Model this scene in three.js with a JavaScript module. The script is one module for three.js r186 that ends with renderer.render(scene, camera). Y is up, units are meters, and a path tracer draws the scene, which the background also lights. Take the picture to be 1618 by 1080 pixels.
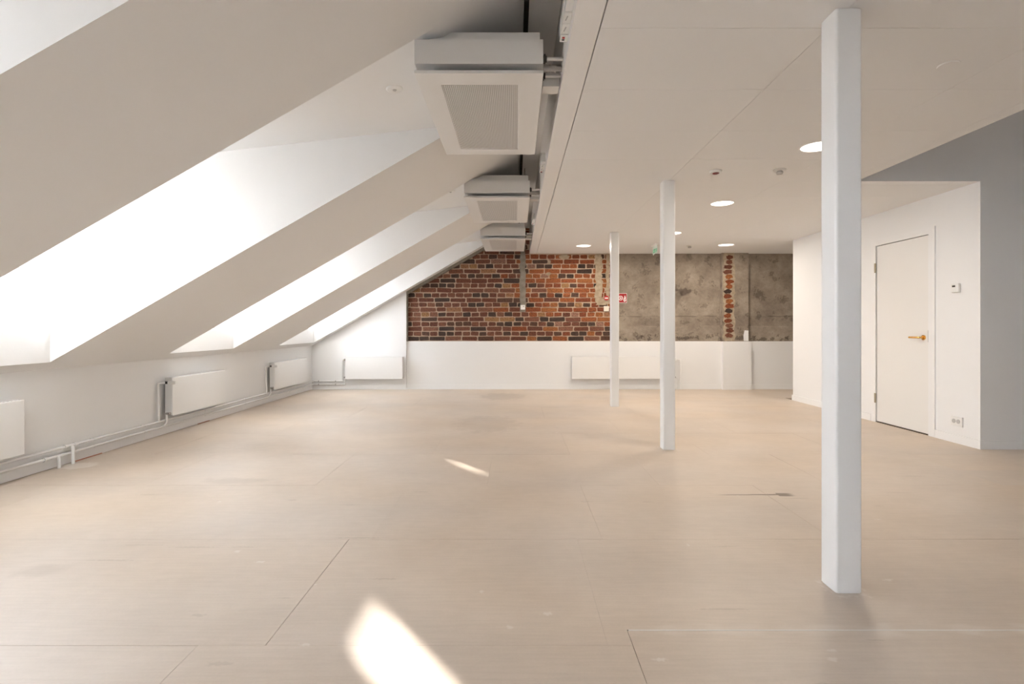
import * as THREE from 'three';
import { RoundedBoxGeometry } from 'three/addons/geometries/RoundedBoxGeometry.js';
import { mergeGeometries } from 'three/addons/utils/BufferGeometryUtils.js';
import { RectAreaLightUniformsLib } from 'three/addons/lights/RectAreaLightUniformsLib.js';
import { createNoise2D } from 'simplex-noise';

// ---------------------------------------------------------------- camera, sky, sun, exposure
// Depths are written as Z = metres in front of the camera (world z = -Z).
RectAreaLightUniformsLib.init();
const scene = new THREE.Scene();
const F = 820;                                             // focal length in pixels of the 1618 x 1080 frame
const camera = new THREE.PerspectiveCamera(2 * Math.atan(540 / F) * 180 / Math.PI, 1618 / 1080, 0.05, 300);
camera.position.set(0, 1.1, 0);
camera.lookAt(0, 1.1, -1);
camera.setViewOffset(1618, 1080, -6, 23, 1618, 1080);      // lens shift: verticals stay vertical
camera.updateProjectionMatrix();

const renderer = new THREE.WebGLRenderer({ antialias: true });
renderer.toneMapping = THREE.LinearToneMapping;
renderer.toneMappingExposure = 2.4;
renderer.shadowMap.enabled = true;

scene.background = new THREE.Color().setRGB(0.89, 0.97, 1.09);   // bright veiled winter sky
scene.backgroundIntensity = 8.9;

const sun = new THREE.DirectionalLight(new THREE.Color().setRGB(1, 0.95, 0.88), 24);
const sunFrom = new THREE.Vector3(-2.72, 1, -3.59);        // low sun, from the far left
sun.position.copy(sunFrom.clone().multiplyScalar(6)).add(new THREE.Vector3(0, 1, -3));
sun.target.position.set(0, 1, -3);
sun.castShadow = true;
sun.shadow.radius = 1.6;
sun.shadow.mapSize.set(4096, 4096);
Object.assign(sun.shadow.camera, { left: -12, right: 12, top: 10, bottom: -10, near: 0.5, far: 60 });
scene.add(sun, sun.target);

// ---------------------------------------------------------------- helpers
let seed = 1234567;
const rnd = () => { seed = (seed * 1664525 + 1013904223) >>> 0; return seed / 4294967296; };
const rr = (a, b) => a + (b - a) * rnd();
const used = {};
function numbered(name) {
  if (!(name in used)) { used[name] = 0; return name; }
  used[name] += 1;
  return name + '_' + String(used[name]).padStart(3, '0');
}
const std = (o) => new THREE.MeshStandardMaterial(o);
const rgb = (r, g, b) => new THREE.Color().setRGB(r, g, b);           // linear
function finish(m, name, parent) {
  m.name = parent === scene ? numbered(name) : name;
  m.castShadow = m.receiveShadow = true;
  parent.add(m);
  return m;
}
function mesh(name, geo, mat, parent = scene) { return finish(new THREE.Mesh(geo, mat), name, parent); }
function uvMetres(geo, ox = 0, oy = 0, oz = 0) {           // box-mapped uv in metres
  const p = geo.attributes.position, n = geo.attributes.normal, uv = new Float32Array(p.count * 2);
  for (let i = 0; i < p.count; i++) {
    const x = p.getX(i) + ox, y = p.getY(i) + oy, z = p.getZ(i) + oz;
    const ax = Math.abs(n.getX(i)), ay = Math.abs(n.getY(i)), az = Math.abs(n.getZ(i));
    if (ay >= ax && ay >= az) { uv[2 * i] = x; uv[2 * i + 1] = z; }
    else if (ax >= az) { uv[2 * i] = z; uv[2 * i + 1] = y; }
    else { uv[2 * i] = x; uv[2 * i + 1] = y; }
  }
  geo.setAttribute('uv', new THREE.BufferAttribute(uv, 2));
  return geo;
}
// box between x0..x1, y0..y1 and the depths Z0..Z1 (relative to the parent group's origin when it has one)
function box(name, x0, x1, y0, y1, Z0, Z1, mat, parent = scene, round = 0) {
  const w = Math.abs(x1 - x0), h = Math.abs(y1 - y0), d = Math.abs(Z1 - Z0);
  const geo = round ? new RoundedBoxGeometry(w, h, d, 2, round) : new THREE.BoxGeometry(w, h, d);
  const cx = (x0 + x1) / 2, cy = (y0 + y1) / 2, cz = -(Z0 + Z1) / 2;
  uvMetres(geo, cx, cy, cz);
  const m = mesh(name, geo, mat, parent);
  const o = parent.userData.origin;
  m.position.set(cx - (o ? o[0] : 0), cy - (o ? o[1] : 0), cz - (o ? o[2] : 0));
  m.userData.origin = [cx, cy, cz];
  return m;
}
function boxGeo(x0, x1, y0, y1, Z0, Z1, o = [0, 0, 0]) {
  const g = new THREE.BoxGeometry(Math.abs(x1 - x0), Math.abs(y1 - y0), Math.abs(Z1 - Z0));
  g.translate((x0 + x1) / 2 - o[0], (y0 + y1) / 2 - o[1], -(Z0 + Z1) / 2 - o[2]);
  return uvMetres(g, o[0], o[1], o[2]);
}
// polygon in the x-y plane carried along the depth Z0..Z1
function prismGeo(pts, Z0, Z1, o = [0, 0, 0]) {
  const s = new THREE.Shape(pts.map(([x, y]) => new THREE.Vector2(x - o[0], y - o[1])));
  const g = new THREE.ExtrudeGeometry(s, { depth: Z1 - Z0, bevelEnabled: false });
  g.translate(0, 0, -Z1 - o[2]);
  return uvMetres(g, o[0], o[1], o[2]);
}
function prism(name, pts, Z0, Z1, mat, parent = scene) { return mesh(name, prismGeo(pts, Z0, Z1), mat, parent); }
function cylGeo(r, a, b, seg = 14, o = [0, 0, 0]) {        // a, b = [x, y, Z]
  const A = new THREE.Vector3(a[0] - o[0], a[1] - o[1], -a[2] - o[2]), B = new THREE.Vector3(b[0] - o[0], b[1] - o[1], -b[2] - o[2]);
  const g = new THREE.CylinderGeometry(r, r, A.distanceTo(B), seg);
  g.applyQuaternion(new THREE.Quaternion().setFromUnitVectors(new THREE.Vector3(0, 1, 0), B.clone().sub(A).normalize()));
  const c = A.clone().add(B).multiplyScalar(0.5);
  return g.translate(c.x, c.y, c.z);
}
function tubeGeo(r, pts, o = [0, 0, 0], bend = 0.02) {     // pipe with rounded bends through [x, y, Z] points
  const v = pts.map((p) => new THREE.Vector3(p[0] - o[0], p[1] - o[1], -p[2] - o[2]));
  const path = new THREE.CurvePath();
  let last = v[0];
  for (let i = 1; i < v.length - 1; i++) {
    const b1 = Math.min(bend, v[i].distanceTo(v[i - 1]) * 0.45), b2 = Math.min(bend, v[i].distanceTo(v[i + 1]) * 0.45);
    const a = v[i].clone().lerp(v[i - 1], b1 / v[i].distanceTo(v[i - 1])), b = v[i].clone().lerp(v[i + 1], b2 / v[i].distanceTo(v[i + 1]));
    path.add(new THREE.LineCurve3(last, a)); path.add(new THREE.QuadraticBezierCurve3(a, v[i], b)); last = b;
  }
  path.add(new THREE.LineCurve3(last, v[v.length - 1]));
  return new THREE.TubeGeometry(path, 16 * (v.length - 1), r, 10, false);
}
function thing(name, label, category, [x, y, Z], group) {
  const g = new THREE.Group(); g.name = numbered(name); scene.add(g);
  g.position.set(x, y, -Z);
  g.userData = { label, category, origin: [x, y, -Z] };
  if (group) g.userData.group = group;
  return g;
}
function tag(o, label, category, group) { Object.assign(o.userData, { label, category }); if (group) o.userData.group = group; return o; }
function struct(o, label, category) { Object.assign(o.userData, { label, category, kind: 'structure' }); return o; }

// ---------------------------------------------------------------- textures and materials
const n1 = createNoise2D(rnd), n2 = createNoise2D(rnd), n3 = createNoise2D(rnd), n4 = createNoise2D(rnd);
function dataTex(w, h, fn, { srgb = true, repeat = true } = {}) {
  const d = new Uint8Array(w * h * 4);
  const out = [0, 0, 0];
  for (let j = 0; j < h; j++) for (let i = 0; i < w; i++) {
    fn(i, j, out);
    const k = (j * w + i) * 4;
    for (let c = 0; c < 3; c++) d[k + c] = Math.max(0, Math.min(255, out[c]));
    d[k + 3] = 255;
  }
  const t = new THREE.DataTexture(d, w, h);
  t.magFilter = THREE.LinearFilter; t.minFilter = THREE.LinearMipmapLinearFilter; t.generateMipmaps = true;
  if (repeat) t.wrapS = t.wrapT = THREE.RepeatWrapping; else t.wrapS = t.wrapT = THREE.ClampToEdgeWrapping;
  if (srgb) t.colorSpace = THREE.SRGBColorSpace;
  t.needsUpdate = true;
  return t;
}
const smooth = (a, b, x) => { const t = Math.max(0, Math.min(1, (x - a) / (b - a))); return t * t * (3 - 2 * t); };

// the floor sheets: beige sanded board with fine streaks across the room, scuffs, stains and plaster dust
const FLOOR = [209, 193, 176];
function blotch(x, Z, cx, cZ, rx, rZ, soft) {              // ragged outline
  const d = Math.hypot((x - cx) / rx, (Z - cZ) / rZ) + 0.22 * n3(x * 6 + cx, Z * 6) + 0.1 * n2(x * 23, Z * 23);
  return 1 - smooth(1 - soft, 1 + soft, d);
}
const dust = [], scuffs = [];
for (let i = 0; i < 46; i++) { const Z = rr(1.4, 9), x = rr(-0.6, 0.75) * Z; dust.push([x, Z, rr(0.006, 0.03), rr(0.004, 0.014)]); }
for (let i = 0; i < 60; i++) { const Z = rr(1.4, 9), x = rr(-0.8, 0.8) * Z; scuffs.push([x, Z, rr(0.02, 0.13), rr(0.004, 0.012)]); }
function floorColour(x, Z, out) {
  const streak = n1(x * 2.1, Z * 48) * 2.2 + n2(x * 6, Z * 150) * 1.6;
  const mottle = n3(x * 0.55, Z * 0.8) * 4 + n4(x * 1.7 + 9, Z * 2.4) * 2.6 + n2(x * 9, Z * 11) * 1.4 + n1(x * 60, Z * 60) * 1.2;
  let v = streak + mottle, red = n4(x * 0.7, Z * 0.9 + 40) * 3;
  let r = FLOOR[0] + v + red * 0.6, g = FLOOR[1] + v, b = FLOOR[2] + v - red * 0.8;
  // worn darker stain on the boards in the middle of the room and a smaller one before the far wall
  let s = blotch(x, Z, -0.33, 5.95, 0.36, 0.5, 0.3) * 0.055 + blotch(x, Z, -0.2, 8.3, 0.34, 0.4, 0.2) * 0.07 + blotch(x, Z, -2.15, 2.35, 0.1, 0.06, 0.5) * 0.05;
  s += blotch(x, Z, -2.0, 3.72, 0.22, 0.07, 0.5) * 0.06;
  for (const [cx, cZ, l, w] of scuffs) { const dx = Math.abs(x - cx), dz = Math.abs(Z - cZ); if (dx < l * 1.6 && dz < w * 3) s += (1 - smooth(0.5, 1.3, Math.hypot(dx / l, dz / w) + 0.45 * n2(x * 40, Z * 60))) * 0.055; }
  // long dark gouge along a joint
  if (x > 1.3 && x < 1.86 && Math.abs(Z - 3.415) < 0.06) {
    const w = 0.004 + 0.004 * smooth(1.4, 1.75, x) + (x > 1.72 ? 0.014 : 0);
    s += (1 - smooth(w, w * 1.8, Math.abs(Z - 3.415 - 0.004 * n1(x * 9, 3)))) * smooth(1.3, 1.42, x) * (1 - smooth(1.78, 1.84, x)) * 0.4;
  }
  r *= 1 - s * 0.92; g *= 1 - s; b *= 1 - s * 1.1;
  let d = 0;
  for (const [cx, cZ, l, w] of dust) { const dx = Math.abs(x - cx), dz = Math.abs(Z - cZ); if (dx < l * 2 && dz < w * 3) d += (1 - smooth(0.5, 1.2, Math.hypot(dx / l, dz / w) + 0.4 * n2(x * 50, Z * 50))) * 0.5; }
  // spilt wall paint round the two pipe risers and the feet of the columns, filler dust along the wide joint
  d += blotch(x, Z, -3.5, 4.13, 0.14, 0.1, 0.2) * 0.7;
  for (const cZ of [2.14, 4.66, 7.2]) { const q = Math.max(Math.abs(x - 1.38), Math.abs(Z - cZ - 0.057)); if (q < 0.12) d += (1 - smooth(0.06, 0.085, q + 0.016 * n2(x * 30, Z * 30))) * (0.28 + 0.25 * n3(x * 20, Z * 20)); }
  const jd = Math.abs(Z - 1.887); if (jd < 0.06 && x > 0.4) d += (1 - smooth(0.006, 0.05, jd + 0.02 * n2(x * 8, Z * 20))) * (0.22 + 0.22 * n3(x * 5, 7));
  d = Math.max(0, Math.min(1, d));
  out[0] = r + (232 - r) * d; out[1] = g + (224 - g) * d; out[2] = b + (214 - b) * d;
}
function floorTex(x0, x1, Z0, Z1, w, h) {
  const t = dataTex(w, h, (i, j, o) => floorColour(x0 + (x1 - x0) * (i + 0.5) / w, Z1 - (Z1 - Z0) * (j + 0.5) / h, o), { repeat: false });
  t.userData = { x0, x1, Z0, Z1 };
  return t;
}
const texNear = floorTex(-2.8, 2.8, 1.3, 2.75, 2048, 1024);
const texFar = floorTex(-3.7, 4.5, 2.6, 9.4, 2048, 2048);
const plainTex = dataTex(512, 512, (i, j, o) => floorColour(-1 + 2 * i / 512, -30 + 2 * j / 512, o));
const floorBump = dataTex(512, 512, (i, j, o) => { const a = i / 512 * 6.2832, v = 128 + 50 * n1(i / 40, j / 3) + 50 * n2(i / 7, j / 7); o[0] = o[1] = o[2] = v; }, { srgb: false });
const sheetMat = (map) => std({ map, roughness: 0.44, bumpMap: floorBump, bumpScale: 0.0002 });
const matNear = sheetMat(texNear), matFar = sheetMat(texFar), matPlain = sheetMat(plainTex);
const matFloorBase = std({ color: rgb(0.16, 0.12, 0.09), roughness: 0.95 });
const matFiller = std({ color: rgb(0.8, 0.77, 0.73), roughness: 0.9 });

const paintBump = dataTex(512, 512, (i, j, o) => { const v = 128 + 46 * n1(i / 9, j / 9) + 30 * n2(i / 24, j / 24); o[0] = o[1] = o[2] = v; }, { srgb: false });
paintBump.repeat.set(2, 2);
const WHITE = rgb(0.86, 0.853, 0.84);
const paint = std({ color: WHITE, roughness: 0.62, bumpMap: paintBump, bumpScale: 0.0003 });
const paintCeil = std({ color: WHITE, roughness: 0.8, bumpMap: paintBump, bumpScale: 0.0002 });
const paintTrim = std({ color: rgb(0.87, 0.862, 0.85), roughness: 0.42 });
const columnPaint = std({ color: rgb(0.87, 0.865, 0.855), roughness: 0.3 });
const enamel = std({ color: rgb(0.86, 0.85, 0.83), roughness: 0.3 });
const sheetSteel = std({ color: rgb(0.8, 0.79, 0.77), roughness: 0.38 });
const darkSteel = std({ color: rgb(0.06, 0.055, 0.05), roughness: 0.5, metalness: 0.4 });
const greyMetal = std({ color: rgb(0.45, 0.43, 0.41), roughness: 0.35, metalness: 0.8 });
const brass = std({ color: rgb(0.78, 0.47, 0.14), roughness: 0.24, metalness: 1 });
const blackRubber = std({ color: rgb(0.02, 0.019, 0.018), roughness: 0.7 });
const whitePlastic = std({ color: rgb(0.84, 0.83, 0.8), roughness: 0.35 });
const creamPlastic = std({ color: rgb(0.86, 0.8, 0.68), roughness: 0.4 });
const greyPlastic = std({ color: rgb(0.5, 0.48, 0.46), roughness: 0.5 });
const redPlastic = std({ color: rgb(0.5, 0.02, 0.02), roughness: 0.4 });
const glass = new THREE.MeshPhysicalMaterial({ color: 0xffffff, transmission: 1, thickness: 0, roughness: 0, ior: 1.5 });
const mortar = std({ color: rgb(0.54, 0.41, 0.3), roughness: 0.95, bumpMap: paintBump, bumpScale: 0.003 });
const cement = std({ map: dataTex(256, 512, (i, j, o) => { const v = 12 * n1(i / 40, j / 60) + 9 * n2(i / 9, j / 9) + 6 * n3(i / 3, j / 3); o[0] = 142 + v; o[1] = 134 + v; o[2] = 122 + v; }), roughness: 0.95, bumpMap: paintBump, bumpScale: 0.003 });
const plaster = std({ map: dataTex(256, 512, (i, j, o) => { const v = 12 * n1(i / 30, j / 40) + 10 * n2(i / 8, j / 8) + 6 * n3(i / 3, j / 3); o[0] = 174 + v; o[1] = 157 + v; o[2] = 134 + v; }), roughness: 0.95, bumpMap: paintBump, bumpScale: 0.003 });

// bare cast concrete with board marks, cloudy patches and stains; x -> 1.7..5.7 m, y -> 0.8..2.5 m
const matConcrete = std({
  map: dataTex(2048, 1024, (i, j, o) => {
    const x = 1.7 + 4 * i / 2048, y = 0.8 + 1.7 * j / 1024;
    let v = 15 * n1(x * 1.3, y * 1.6) + 9 * n2(x * 4, y * 4.4) + 6 * n3(x * 11, y * 13) + 5 * n4(x * 30, y * 34) + 4 * n1(x * 90, y * 90);
    const lineY = 1.3 + 0.008 * n2(x * 3, 2), low = 1.12 + 0.01 * n3(x * 3, 5);
    v -= 26 * (1 - smooth(0.004, 0.016, Math.abs(y - lineY))) * smooth(-0.5, 0.3, n3(x * 2.2, 1));
    v -= (y < lineY && y > low ? 9 : 0) * smooth(-0.6, 0.4, n4(x * 1.1, 8));
    v += 14 * (1 - smooth(0.003, 0.012, Math.abs(y - low))) * smooth(-0.2, 0.4, n2(x * 2.7, 14));
    v -= 46 * smooth(0.15, 0.75, n1(x * 5, y * 7 + 3) + 0.4 * n2(x * 21, y * 21) - Math.abs(y - 0.9) * 9 + 0.35);           // damp-dark crumbs above the ledge
    v -= 44 * (1 - smooth(0.6, 1.1, Math.hypot((x - 3.02) / 0.14, (y - 1.74) / 0.07) + 0.3 * n3(x * 9, y * 9)));
    v -= 30 * (1 - smooth(0.5, 1.2, Math.hypot((x - 2.9) / 0.08, (y - 1.62) / 0.16) + 0.4 * n3(x * 9, y * 9)));
    v -= 26 * (1 - smooth(0.5, 1.2, Math.hypot((x - 3.1) / 0.08, (y - 2.38) / 0.09) + 0.4 * n3(x * 9, y * 9)));
    v -= 24 * smooth(0.55, 0.85, n4(x * 3.4 + 5, y * 4) + 0.3 * n2(x * 18, y * 18));
    o[0] = 151 + v * 0.9; o[1] = 138 + v * 0.88; o[2] = 123 + v * 0.8;
  }),
  roughness: 0.9, bumpMap: paintBump, bumpScale: 0.003,
});
matConcrete.map.repeat.set(1 / 4, 1 / 1.7); matConcrete.map.offset.set(-1.7 / 4, -0.8 / 1.7);

// ---------------------------------------------------------------- room measures
const H = 2.42, KX = -3.63, OUT = -3.80, FARZ = 9.30, BACKZ = -3.2, RX = 4.2, RZ0 = 4.692, RZ1 = 7.863;
const slopeY = (x) => 2.86 + 0.575 * x;                    // underside of the pitched roof
const dormY = (x) => 2.68 + 0.114 * x;                     // underside of the dormer roofs
const SX = -3.52, SILL = 1.083, TOPX = 0.04, TOPY = slopeY(0.04), ROOF = 3.3;

// ---------------------------------------------------------------- floor
const floor = struct(box('floor', OUT, 7.8, -0.2, -0.012, BACKZ - 0.2, FARZ + 0.3, matFloorBase), 'beige bare board floor of the attic room', 'floor');
floor.userData.origin = floor.position.toArray();
function sheet(x0, x1, Z0, Z1) {
  const g = Z0 > 2.6 ? 0.0005 : 0.0011, near = Z1 <= 2.75 && Z0 > 1.25 && x0 > -2.8 && x1 < 2.8, inFar = Z0 >= 2.6 && x1 < 4.5;
  const first = Z0 < 1.4 && Z1 < 2 && Z1 > 1.5;
  const useNear = near || (first && x0 > -2.8 && x1 < 2.8);
  const m = useNear ? matNear : inFar ? matFar : matPlain;
  const s = box('floor_sheet', x0 + g, x1 - g, -0.012, rr(-0.0006, 0.0003), Z0 + g, Z1 - g, m, floor);
  const map = m.map, ud = map.userData, uv = s.geometry.attributes.uv;
  for (let i = 0; i < uv.count; i++) {
    const x = uv.getX(i), Z = -uv.getY(i);
    if (ud && 'x0' in ud) uv.setXY(i, (x - ud.x0) / (ud.x1 - ud.x0), (ud.Z1 - Z) / (ud.Z1 - ud.Z0));
    else uv.setXY(i, x / 2, Z / 2);
  }
  return s;
}
const floorX1 = (Z) => (Z < RZ0 ? 7.6 : Z < RZ1 ? RX : 5.6);
const rowsZ = [BACKZ, -2.3, -1.4, -0.5, 0.4, 1.3, 1.797, 2.7, 3.62, 4.5, 5.4, 6.3, 7.2, 8.1, 9.0, FARZ - 0.03];
const starts = [0, 0.6, 0.3, 0.9, 0.2, 0, 0, 0.4, 0.95, 0.42, 1.05, 0.3, 0.9, 0.5, 0.1];
for (let r = 0; r < rowsZ.length - 1; r++) {
  const Z0 = rowsZ[r], Z1 = rowsZ[r + 1], xe = floorX1((Z0 + Z1) / 2 + (r === 9 ? -0.4 : 0));
  let cuts;
  if (r === 5) cuts = [KX, -2.79, -1.1, 0.405, 2.79, 5.2, 7.6];
  else if (r === 6) cuts = [KX, -2.79, -0.867, 0.318, 2.79, 5.2, 7.6];
  else { cuts = [KX]; for (let x = -3.95 + starts[r] + 0.4; x < xe - 0.25; x += 1.2) if (x > KX + 0.25) cuts.push(x); cuts.push(xe); }
  for (let i = 0; i < cuts.length - 1; i++) {
    let a = Z0, b = Z1;
    if (r === 5 && cuts[i] >= 0.405) b = 1.885;
    if (r === 6 && cuts[i] >= 0.405) a = 1.889;
    if (r === 6 && cuts[i] === 0.318) { sheet(0.318, 0.405 + 0.0005, 1.797, 1.889 + 0.0022); sheet(0.318, 2.79, 1.889, 2.7); continue; }
    sheet(cuts[i], cuts[i + 1] + (r === 6 && cuts[i + 1] === 0.318 ? 0.0016 : 0), a, b);
  }
}
box('joint_filler', 0.41, 3.4, -0.012, 0.0004, 1.8845, 1.8895, matFiller, floor);

// ---------------------------------------------------------------- knee wall, pitched ceiling, dormers with windows
struct(box('wall_left', OUT, KX, 0, slopeY(KX), BACKZ, FARZ, paint), 'low white knee wall under the pitched ceiling, with heating pipes along it', 'wall');
const bands = [[BACKZ, -2.3], [-1.0, 0.36], [1.663, 2.64], [3.92, 5.27], [6.465, 7.72], [9.04, 9.36]];
const bandLabel = ['pitched white ceiling strip at the back wall', 'pitched white ceiling strip beside the camera', 'wide pitched white ceiling strip over the radiator with the floor risers',
  'pitched white ceiling strip between the two dormers nearest the risers', 'pitched white ceiling strip before the dormer at the gable wall', 'narrow pitched white ceiling strip against the brick wall'];
bands.forEach(([a, b], i) => struct(prism('ceiling_slope', [[KX, slopeY(KX)], [TOPX, TOPY], [TOPX, ROOF], [OUT, ROOF], [OUT, slopeY(KX)]], a, b, paintCeil), bandLabel[i], 'ceiling'));
const dormers = bands.slice(0, -1).map((b, i) => [b[1], bands[i + 1][0]]);
const dormLabel = ['behind the camera', 'beside the camera', 'by the floor pipe risers', 'in the middle of the knee wall', 'next to the white gable wall'];
dormers.forEach(([a, b], i) => {
  const xi = (2.68 - 2.86) / (0.575 - 0.114);
  struct(prism('ceiling_dormer', [[OUT, dormY(OUT)], [xi, dormY(xi)], [TOPX, TOPY], [TOPX, ROOF], [OUT, ROOF]], a, b, paintCeil), 'white sloping dormer ceiling, dormer ' + dormLabel[i], 'ceiling');
  struct(prism('wall_dormer_sill', [[KX, slopeY(KX)], [SX, slopeY(SX)], [SX, SILL], [OUT, SILL], [OUT, slopeY(KX)]], a, b, paint), 'white window sill box of the dormer ' + dormLabel[i], 'sill');
  const w = new THREE.Group(); w.name = 'window_' + (i + 1); scene.add(w);
  const y0 = SILL, y1 = dormY(OUT), mid = (a + b) / 2;
  w.position.set(-3.77, y0, -mid);
  w.userData = { label: 'white two-sash dormer window, dormer ' + dormLabel[i], category: 'window', kind: 'structure', origin: [-3.77, y0, -mid] };
  const o = w.userData.origin, ring = (x0, x1, ya, yb, Za, Zb, s, bot = s) => mergeGeometries([
    boxGeo(x0, x1, ya, ya + bot, Za, Zb, o), boxGeo(x0, x1, yb - s, yb, Za, Zb, o),
    boxGeo(x0, x1, ya + bot, yb - s, Za, Za + s, o), boxGeo(x0, x1, ya + bot, yb - s, Zb - s, Zb, o)]);
  mesh('window_frame', ring(-3.80, -3.75, y0, y1, a, b, 0.06, 0.04), paintTrim, w);
  box('mullion', -3.80, -3.75, y0 + 0.04, y1 - 0.06, mid - 0.03, mid + 0.03, paintTrim, w);
  for (const [p, q] of [[a + 0.062, mid - 0.032], [mid + 0.032, b - 0.062]]) {
    const sa = mesh('sash', ring(-3.785, -3.738, y0 + 0.042, y1 - 0.062, p, q, 0.07, 0.058), paintTrim, w); sa.userData.origin = o;
    const gl = box('pane', -3.763, -3.761, y0 + 0.1, y1 - 0.132, p + 0.07, q - 0.07, glass, sa);
    gl.castShadow = false;
  }
  for (const hy of [y0 + 0.16, y1 - 0.2]) mesh('hinge', cylGeo(0.006, [-3.733, hy, b - 0.062], [-3.733, hy + 0.07, b - 0.062], 8, o), paintTrim, w);
  mesh('handle', mergeGeometries([boxGeo(-3.738, -3.724, y0 + 0.5, y0 + 0.56, mid + 0.05, mid + 0.075, o), boxGeo(-3.724, -3.712, y0 + 0.42, y0 + 0.54, mid + 0.055, mid + 0.072, o)]), greyMetal, w);
});
// flat strip at the ridge and the boxed edge of the suspended ceiling
struct(box('ceiling_ridge', TOPX, 0.36, TOPY, ROOF, BACKZ, FARZ + 0.06, paintCeil), 'narrow flat ceiling strip above the ceiling units', 'ceiling');
struct(box('trim_1', 0.248, 0.3685, H, TOPY, BACKZ, FARZ - 0.001, paintTrim), 'white boxed edge of the suspended ceiling beside the ceiling units', 'trim');

// ---------------------------------------------------------------- suspended ceiling
const backing = struct(box('ceiling', 0.3685, 3.08, H + 0.02, 2.75, BACKZ, FARZ + 0.06, darkSteel.clone()), 'white suspended panel ceiling with downlights', 'ceiling');
backing.material.metalness = 0; backing.material.color.setRGB(0.45, 0.43, 0.4);
backing.userData.origin = backing.position.toArray();
const seamZ = [BACKZ, -2.51, -1.91, -1.31, -0.71, -0.11, 0.49, 1.09, 1.69, 2.29, 2.88, 3.49, 4.08, RZ0, 5.28, 5.88, 6.48, 7.08, 7.68, 8.28, 8.88, FARZ - 0.001];
for (let k = 0; k < seamZ.length - 1; k++) {
  const Z0 = seamZ[k], Z1 = seamZ[k + 1], wide = Z0 >= RZ0 - 0.001;
  const xs = wide ? [0.374, 1.378, 2.4, 3.08, Z1 > RZ1 + 0.1 ? 5.6 : RX] : [0.374, 1.378, 2.4, 2.97, 3.08];
  for (let i = 0; i < xs.length - 1; i++) {
    const a = xs[i] + (i ? 0.0009 : 0), b = xs[i + 1] - (i < xs.length - 2 ? 0.0009 : 0);
    if (Math.abs(Z0 - RZ0) < 0.001 && xs[i] > 2.9) {        // edge strip of the panels beside the high part, then an open joint
      box('edge_strip', a, b, H, H + 0.02, Z0, 4.8, paintTrim, backing);
      box('ceiling_panel', a, b, H, H + 0.02, 4.805, Z1 - 0.0009, paintCeil, backing);
    } else box('ceiling_panel', a, b, H, H + 0.02, Z0 + (wide && Z0 < RZ0 + 0.01 ? 0 : 0.0009), Z1 - 0.0009, paintCeil, backing);
  }
}
// raised part to the right: bulkhead over the white wall, upstand along the ceiling edge, high ceiling
struct(box('wall_bulkhead', 3.08, 7.8, H + 0.02, 3.6, RZ0, FARZ + 0.06, paint), 'tall white wall face above the white door wall', 'wall');
struct(box('wall_upstand', 2.96, 3.08, 2.75, 3.6, BACKZ, RZ0 + 0.05, paint), 'white upstand along the edge of the suspended ceiling', 'wall');
struct(box('ceiling_high', 2.9, 7.8, 3.6, 3.8, BACKZ - 0.2, FARZ + 0.06, paintCeil), 'high white ceiling over the side area', 'ceiling');
// the back wall has a window too: surfaces that face the camera are lit from behind it
const BW = [0.7, 1.8, 1.0, 1.95], bw = BACKZ - 0.1, bo = [1.25, 1.0, -bw];
struct(mesh('wall_back', mergeGeometries([boxGeo(-4.0, BW[0], 0, 3.8, BACKZ - 0.2, BACKZ), boxGeo(BW[1], 7.8, 0, 3.8, BACKZ - 0.2, BACKZ), boxGeo(BW[0], BW[1], 0, BW[2], BACKZ - 0.2, BACKZ), boxGeo(BW[0], BW[1], BW[3], 3.8, BACKZ - 0.2, BACKZ)]), paint), 'white wall behind the camera', 'wall');
{
  const w = new THREE.Group(); w.name = 'window_7'; scene.add(w); w.position.set(...bo);
  w.userData = { label: 'white window in the wall behind the camera', category: 'window', kind: 'structure', origin: bo };
  const fr = (x0, x1, y0, y1) => boxGeo(x0, x1, y0, y1, bw - 0.03, bw + 0.03, bo);
  mesh('window_frame', mergeGeometries([fr(BW[0], BW[1], BW[2], BW[2] + 0.08), fr(BW[0], BW[1], BW[3] - 0.08, BW[3]), fr(BW[0], BW[0] + 0.08, BW[2] + 0.08, BW[3] - 0.08), fr(BW[1] - 0.08, BW[1], BW[2] + 0.08, BW[3] - 0.08), fr(1.21, 1.29, BW[2] + 0.08, BW[3] - 0.08)]), paintTrim, w);
  for (const [c, d] of [[BW[0] + 0.08, 1.21], [1.29, BW[1] - 0.08]]) box('pane', c, d, BW[2] + 0.08, BW[3] - 0.08, bw - 0.001, bw + 0.001, glass, w).castShadow = false;
}
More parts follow.
